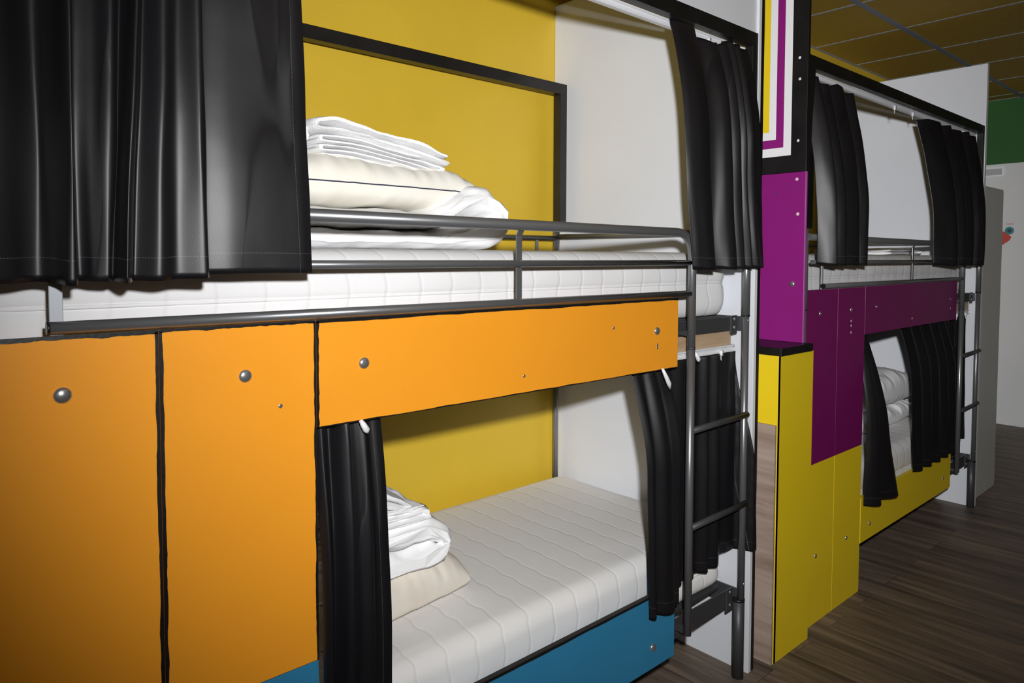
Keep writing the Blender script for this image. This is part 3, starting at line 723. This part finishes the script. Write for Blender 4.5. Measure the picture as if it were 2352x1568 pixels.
def ribbon(path, thick, y0, y1, m, name, label, cat, droop=lambda x: 0, seed=0, wr=1.0, base=None, ny=46, origin=None, bend=lambda x, y: 0, group=None, rot=0, press=None, clamp=True):
    """a folded cloth: the path (x, z) is the centre line of the cloth seen from the aisle, swept from y0 to y1"""
    # resample
    pts = [Vector((p[0], p[1])) for p in path]; dense = []
    for i in range(len(pts)-1):
        p0, p1, p2, p3 = pts[max(i-1, 0)], pts[i], pts[i+1], pts[min(i+2, len(pts)-1)]
        n = max(3, int((p2-p1).length/.012))
        for k in range(n): tt = k/n; dense.append(Vector((cr(p0.x, p1.x, p2.x, p3.x, tt), cr(p0.y, p1.y, p2.y, p3.y, tt))))
    dense.append(pts[-1])
    left, right = [], []
    for i, p in enumerate(dense):
        tg = (dense[min(i+1, len(dense)-1)]-dense[max(i-1, 0)]).normalized(); nn = Vector((-tg.y, tg.x))
        left.append((p, nn)); right.append((p, -nn))
    tg = (dense[-1]-dense[-2]).normalized(); e1 = [(dense[-1], Vector((-tg.y, tg.x))*math.cos(a)+tg*math.sin(a)) for a in (PI/4, PI/2, 3*PI/4)]
    tg = (dense[0]-dense[1]).normalized(); e0 = [(dense[0], Vector((-tg.y, tg.x))*math.cos(a)+tg*math.sin(a)) for a in (PI/4, PI/2, 3*PI/4)]
    loop = left+e1+right[::-1]+e0
    N = len(loop); bm = bmesh.new(); rings = []
    xs = [p.x for p in dense]; cx = (min(xs)+max(xs))/2; zmin = min(p.y for p in dense)-thick/2
    org = Vector((cx, (y0+y1)/2, zmin))
    for j in range(ny+1):
        a = -1+2*j/ny; b = math.sin(a*PI/2); y = (y0+y1)/2+b*(y1-y0)/2
        sc = max(.12, (1-abs(b)**10))**.5
        ring = []
        for (p, nn) in loop:
            q = p+nn*(thick/2*sc)
            x, z = q.x, q.y
            if press: z = zmin+(z-zmin)*press(x, y)
            w = wr*(.006*noise.noise(Vector((x*9+seed, y*9, z*30)))+.003*noise.noise(Vector((x*26+seed, y*22, z*60))))
            yy = y+wr*.010*noise.noise(Vector((x*6+seed, z*55, seed)))*(-1 if b < 0 else 1)
            zz = z+droop(x)+bend(x, y)+w*(.3+.7*min(1, max(0, (z-zmin)/.03)))
            ring.append(bm.verts.new((x+w*.5-org.x, yy-org.y, (max(zz, zmin) if clamp else zz)-org.z)))
        rings.append(ring)
    for a, b in zip(rings, rings[1:]):
        for k in range(N): f = bm.faces.new((a[k], b[k], b[(k+1) % N], a[(k+1) % N])); f.smooth = True
    bm.faces.new(rings[0]); bm.faces.new(rings[-1][::-1])
    bmesh.ops.recalc_face_normals(bm, faces=bm.faces)
    me = bpy.data.meshes.new(name); bm.to_mesh(me); bm.free()
    o = link(name, me, m); o.location = org; o.rotation_euler.z = rot
    return tag(o, label, cat, group)
def zigzag(x0, x1, z0, layers, t, sh=0.0, start='r'):
    """centre line of a cloth folded into layers, from the bottom up"""
    p = []; left = start == 'l'
    for k in range(layers):
        z = z0+t/2+k*t
        a, b = (x0+t*.5+sh*k*.3, x1-t*.5-sh*k)
        seq = [(a, z), (a+(b-a)*.3, z), (a+(b-a)*.6, z), (b, z)]
        if not left: seq.reverse()
        p += seq
        e = seq[-1]; nx = (t*.42 if e[0] == b else -t*.42)
        if k < layers-1: p.append((e[0]+nx, z+t/2))
        left = not left
    return p
ZU = 1.5165
# near upper bunk pile: duvet, pillow, towels
def sm(a, b, x): t = max(0, min(1, (x-a)/(b-a))); return t*t*(3-2*t)
ribbon(zigzag(.52, 1.312, ZU, 2, .086, .006, 'l'), .084, 1.50, 2.10, WHITEC, 'folded_duvet', 'thick white folded duvet at the bottom of the pile on the near upper bunk', 'duvet', seed=3, wr=1.4,
       press=lambda x, y: .58+.44*sm(1.06, 1.22, x)-.06*sm(1.25, 1.32, x))
pillow(.90, 1.80, ZU+.102, .74, .56, .130, CREAM, 'cream pillow with dark seam thread in the pile on the near upper bunk', 3, seam=THREAD, creases=1.2)
ZT = ZU+.102+.116
dr = lambda x: -.062*max(0, (x-.84)/.34)**1.3
ribbon(zigzag(.785, 1.150, ZT, 5, .0112, .003, 'l'), .0109, 1.56, 1.93, TERRY, 'folded_towel', 'white folded towel of many layers lying on the cream pillow', 'towel', droop=lambda x: dr(x)*.72, seed=5, wr=.7, clamp=False)
ribbon(zigzag(.775, 1.165, ZT+.0565, 2, .0205, .004, 'r'), .0200, 1.555, 1.94, TERRY, 'folded_towel', 'topmost white towel sloping over the layered towel', 'towel', droop=lambda x: dr(x)*.92, seed=8, wr=1.1, clamp=False)
ribbon(zigzag(.40, .765, ZT, 4, .027, .004, 'r'), .025, 1.58, 1.95, TERRY, 'folded_towel', 'white folded towel partly behind the large curtain, beside the stack', 'towel', seed=11, wr=1.0)
# near lower bunk pile
ZL = .540
pillow(.915, 1.795, ZL-.004, .68, .50, .120, OFFW, 'yellowed pillow under the duvet on the near lower bunk', 6, creases=1.2, rot=.05, rimz=.27, pw=5)
ribbon(zigzag(.55, 1.160, ZL+.100, 2, .075, .012, 'l'), .074, 1.565, 2.03, WHITEC, 'folded_duvet', 'white rolled duvet lying on the yellowed pillow of the near lower bunk', 'duvet', seed=14, wr=2.2, press=lambda x, y: 1-.08*sm(1.1, 1.18, x))
ZD = ZL+.100+.140
ribbon(zigzag(.60, 1.095, ZD, 3, .017, .004, 'l'), .0166, 1.57, 1.92, WHITEC, 'folded_sheet', 'folded white sheet between duvet and towel on the near lower bunk', 'sheet', seed=17, wr=1.3)
ribbon(zigzag(.62, 1.075, ZD+.052, 3, .027, .020, 'r'), .0264, 1.58, 1.94, TERRY, 'folded_towel', 'white towel on top of the pile on the near lower bunk', 'towel', droop=lambda x: -.07*max(0, (x-.90)/.17), seed=19, wr=1.2, clamp=False)
# far lower bunk pile
pillow(4.27, 1.80, ZL-.004, .90, .52, .115, WHITEC, 'lower of two creased white pillows on the far lower bunk', 21, creases=2.4)
pillow(4.25, 1.79, ZL+.112, .88, .52, .200, WHITEC, 'upper plump creased white pillow on the far lower bunk', 24, creases=2.8)
# far upper bunk: a flat folded sheet on the mattress
ribbon(zigzag(4.2, 4.66, ZU, 2, .018, .01, 'l'), .017, 1.55, 2.0, WHITEC, 'folded_sheet', 'flat white folded sheet on the far upper bunk mattress', 'sheet', seed=27, wr=1.0)

# ------------------------------------------------------------------ light
def falloff(l, strength, kind='Linear', far=.32):
    l.use_nodes = True; nt = l.node_tree; em = nt.nodes['Emission']
    f = nt.nodes.new('ShaderNodeLightFalloff'); f.inputs['Strength'].default_value = strength; f.inputs['Smooth'].default_value = 0
    f2 = nt.nodes.new('ShaderNodeLightFalloff'); f2.inputs['Strength'].default_value = strength*far
    ad = nt.nodes.new('ShaderNodeMath'); ad.operation = 'ADD'
    nt.links.new(f.outputs[kind], ad.inputs[0]); nt.links.new(f2.outputs['Constant'], ad.inputs[1])
    nt.links.new(ad.outputs[0], em.inputs['Strength'])
ld = bpy.data.lights.new('camera_flash', 'SPOT'); ld.energy = 1.0; ld.spot_size = math.radians(104); ld.spot_blend = 1.0; ld.shadow_soft_size = .028
falloff(ld, 56.0)
lo = bpy.data.objects.new('camera_flash', ld); C.objects.link(lo); lo.location = (.07, -.06, 1.66)
d = Vector((math.sin(.74), math.cos(.74), -.035)); lo.rotation_euler = d.to_track_quat('-Z', 'Y').to_euler()
w = bpy.data.worlds.new('World'); bpy.context.scene.world = w; w.use_nodes = True
w.node_tree.nodes['Background'].inputs[0].default_value = (.9, .95, 1, 1); w.node_tree.nodes['Background'].inputs[1].default_value = .3
la = bpy.data.lights.new('ambient_fill', 'AREA'); la.shape = 'RECTANGLE'; la.size = 2.5; la.size_y = 1.0; la.energy = 2.5  # added fill lamp, stands in for warm ambient bounce from the yellow ceiling
lao = bpy.data.objects.new('ambient_fill', la); C.objects.link(lao); lao.location = (1.5, -.8, 2.88); la.color = (1, .80, .42)

# ------------------------------------------------------------------ camera
yaw, pit, rol = .7279, .04481, .00218
cy, sy, cp, sp = math.cos(yaw), math.sin(yaw), math.cos(pit), math.sin(pit)
f = Vector((sy*cp, cy*cp, -sp)); r = Vector((cy, -sy, 0)); u = r.cross(f)
r2 = r*math.cos(rol)+u*math.sin(rol); u2 = -r*math.sin(rol)+u*math.cos(rol)
cam = bpy.data.cameras.new('camera'); co = bpy.data.objects.new('camera', cam); C.objects.link(co)
co.matrix_world = Matrix(((r2.x, u2.x, -f.x, 0), (r2.y, u2.y, -f.y, 0), (r2.z, u2.z, -f.z, 1.495), (0, 0, 0, 1)))
cam.lens = 24.957; cam.sensor_width = 36; cam.shift_y = -118.9/2352; cam.clip_start = .02
bpy.context.scene.camera = co
vs = bpy.context.scene.view_settings; vs.view_transform = 'Standard'; vs.look = 'None'; vs.exposure = 0; vs.gamma = 1
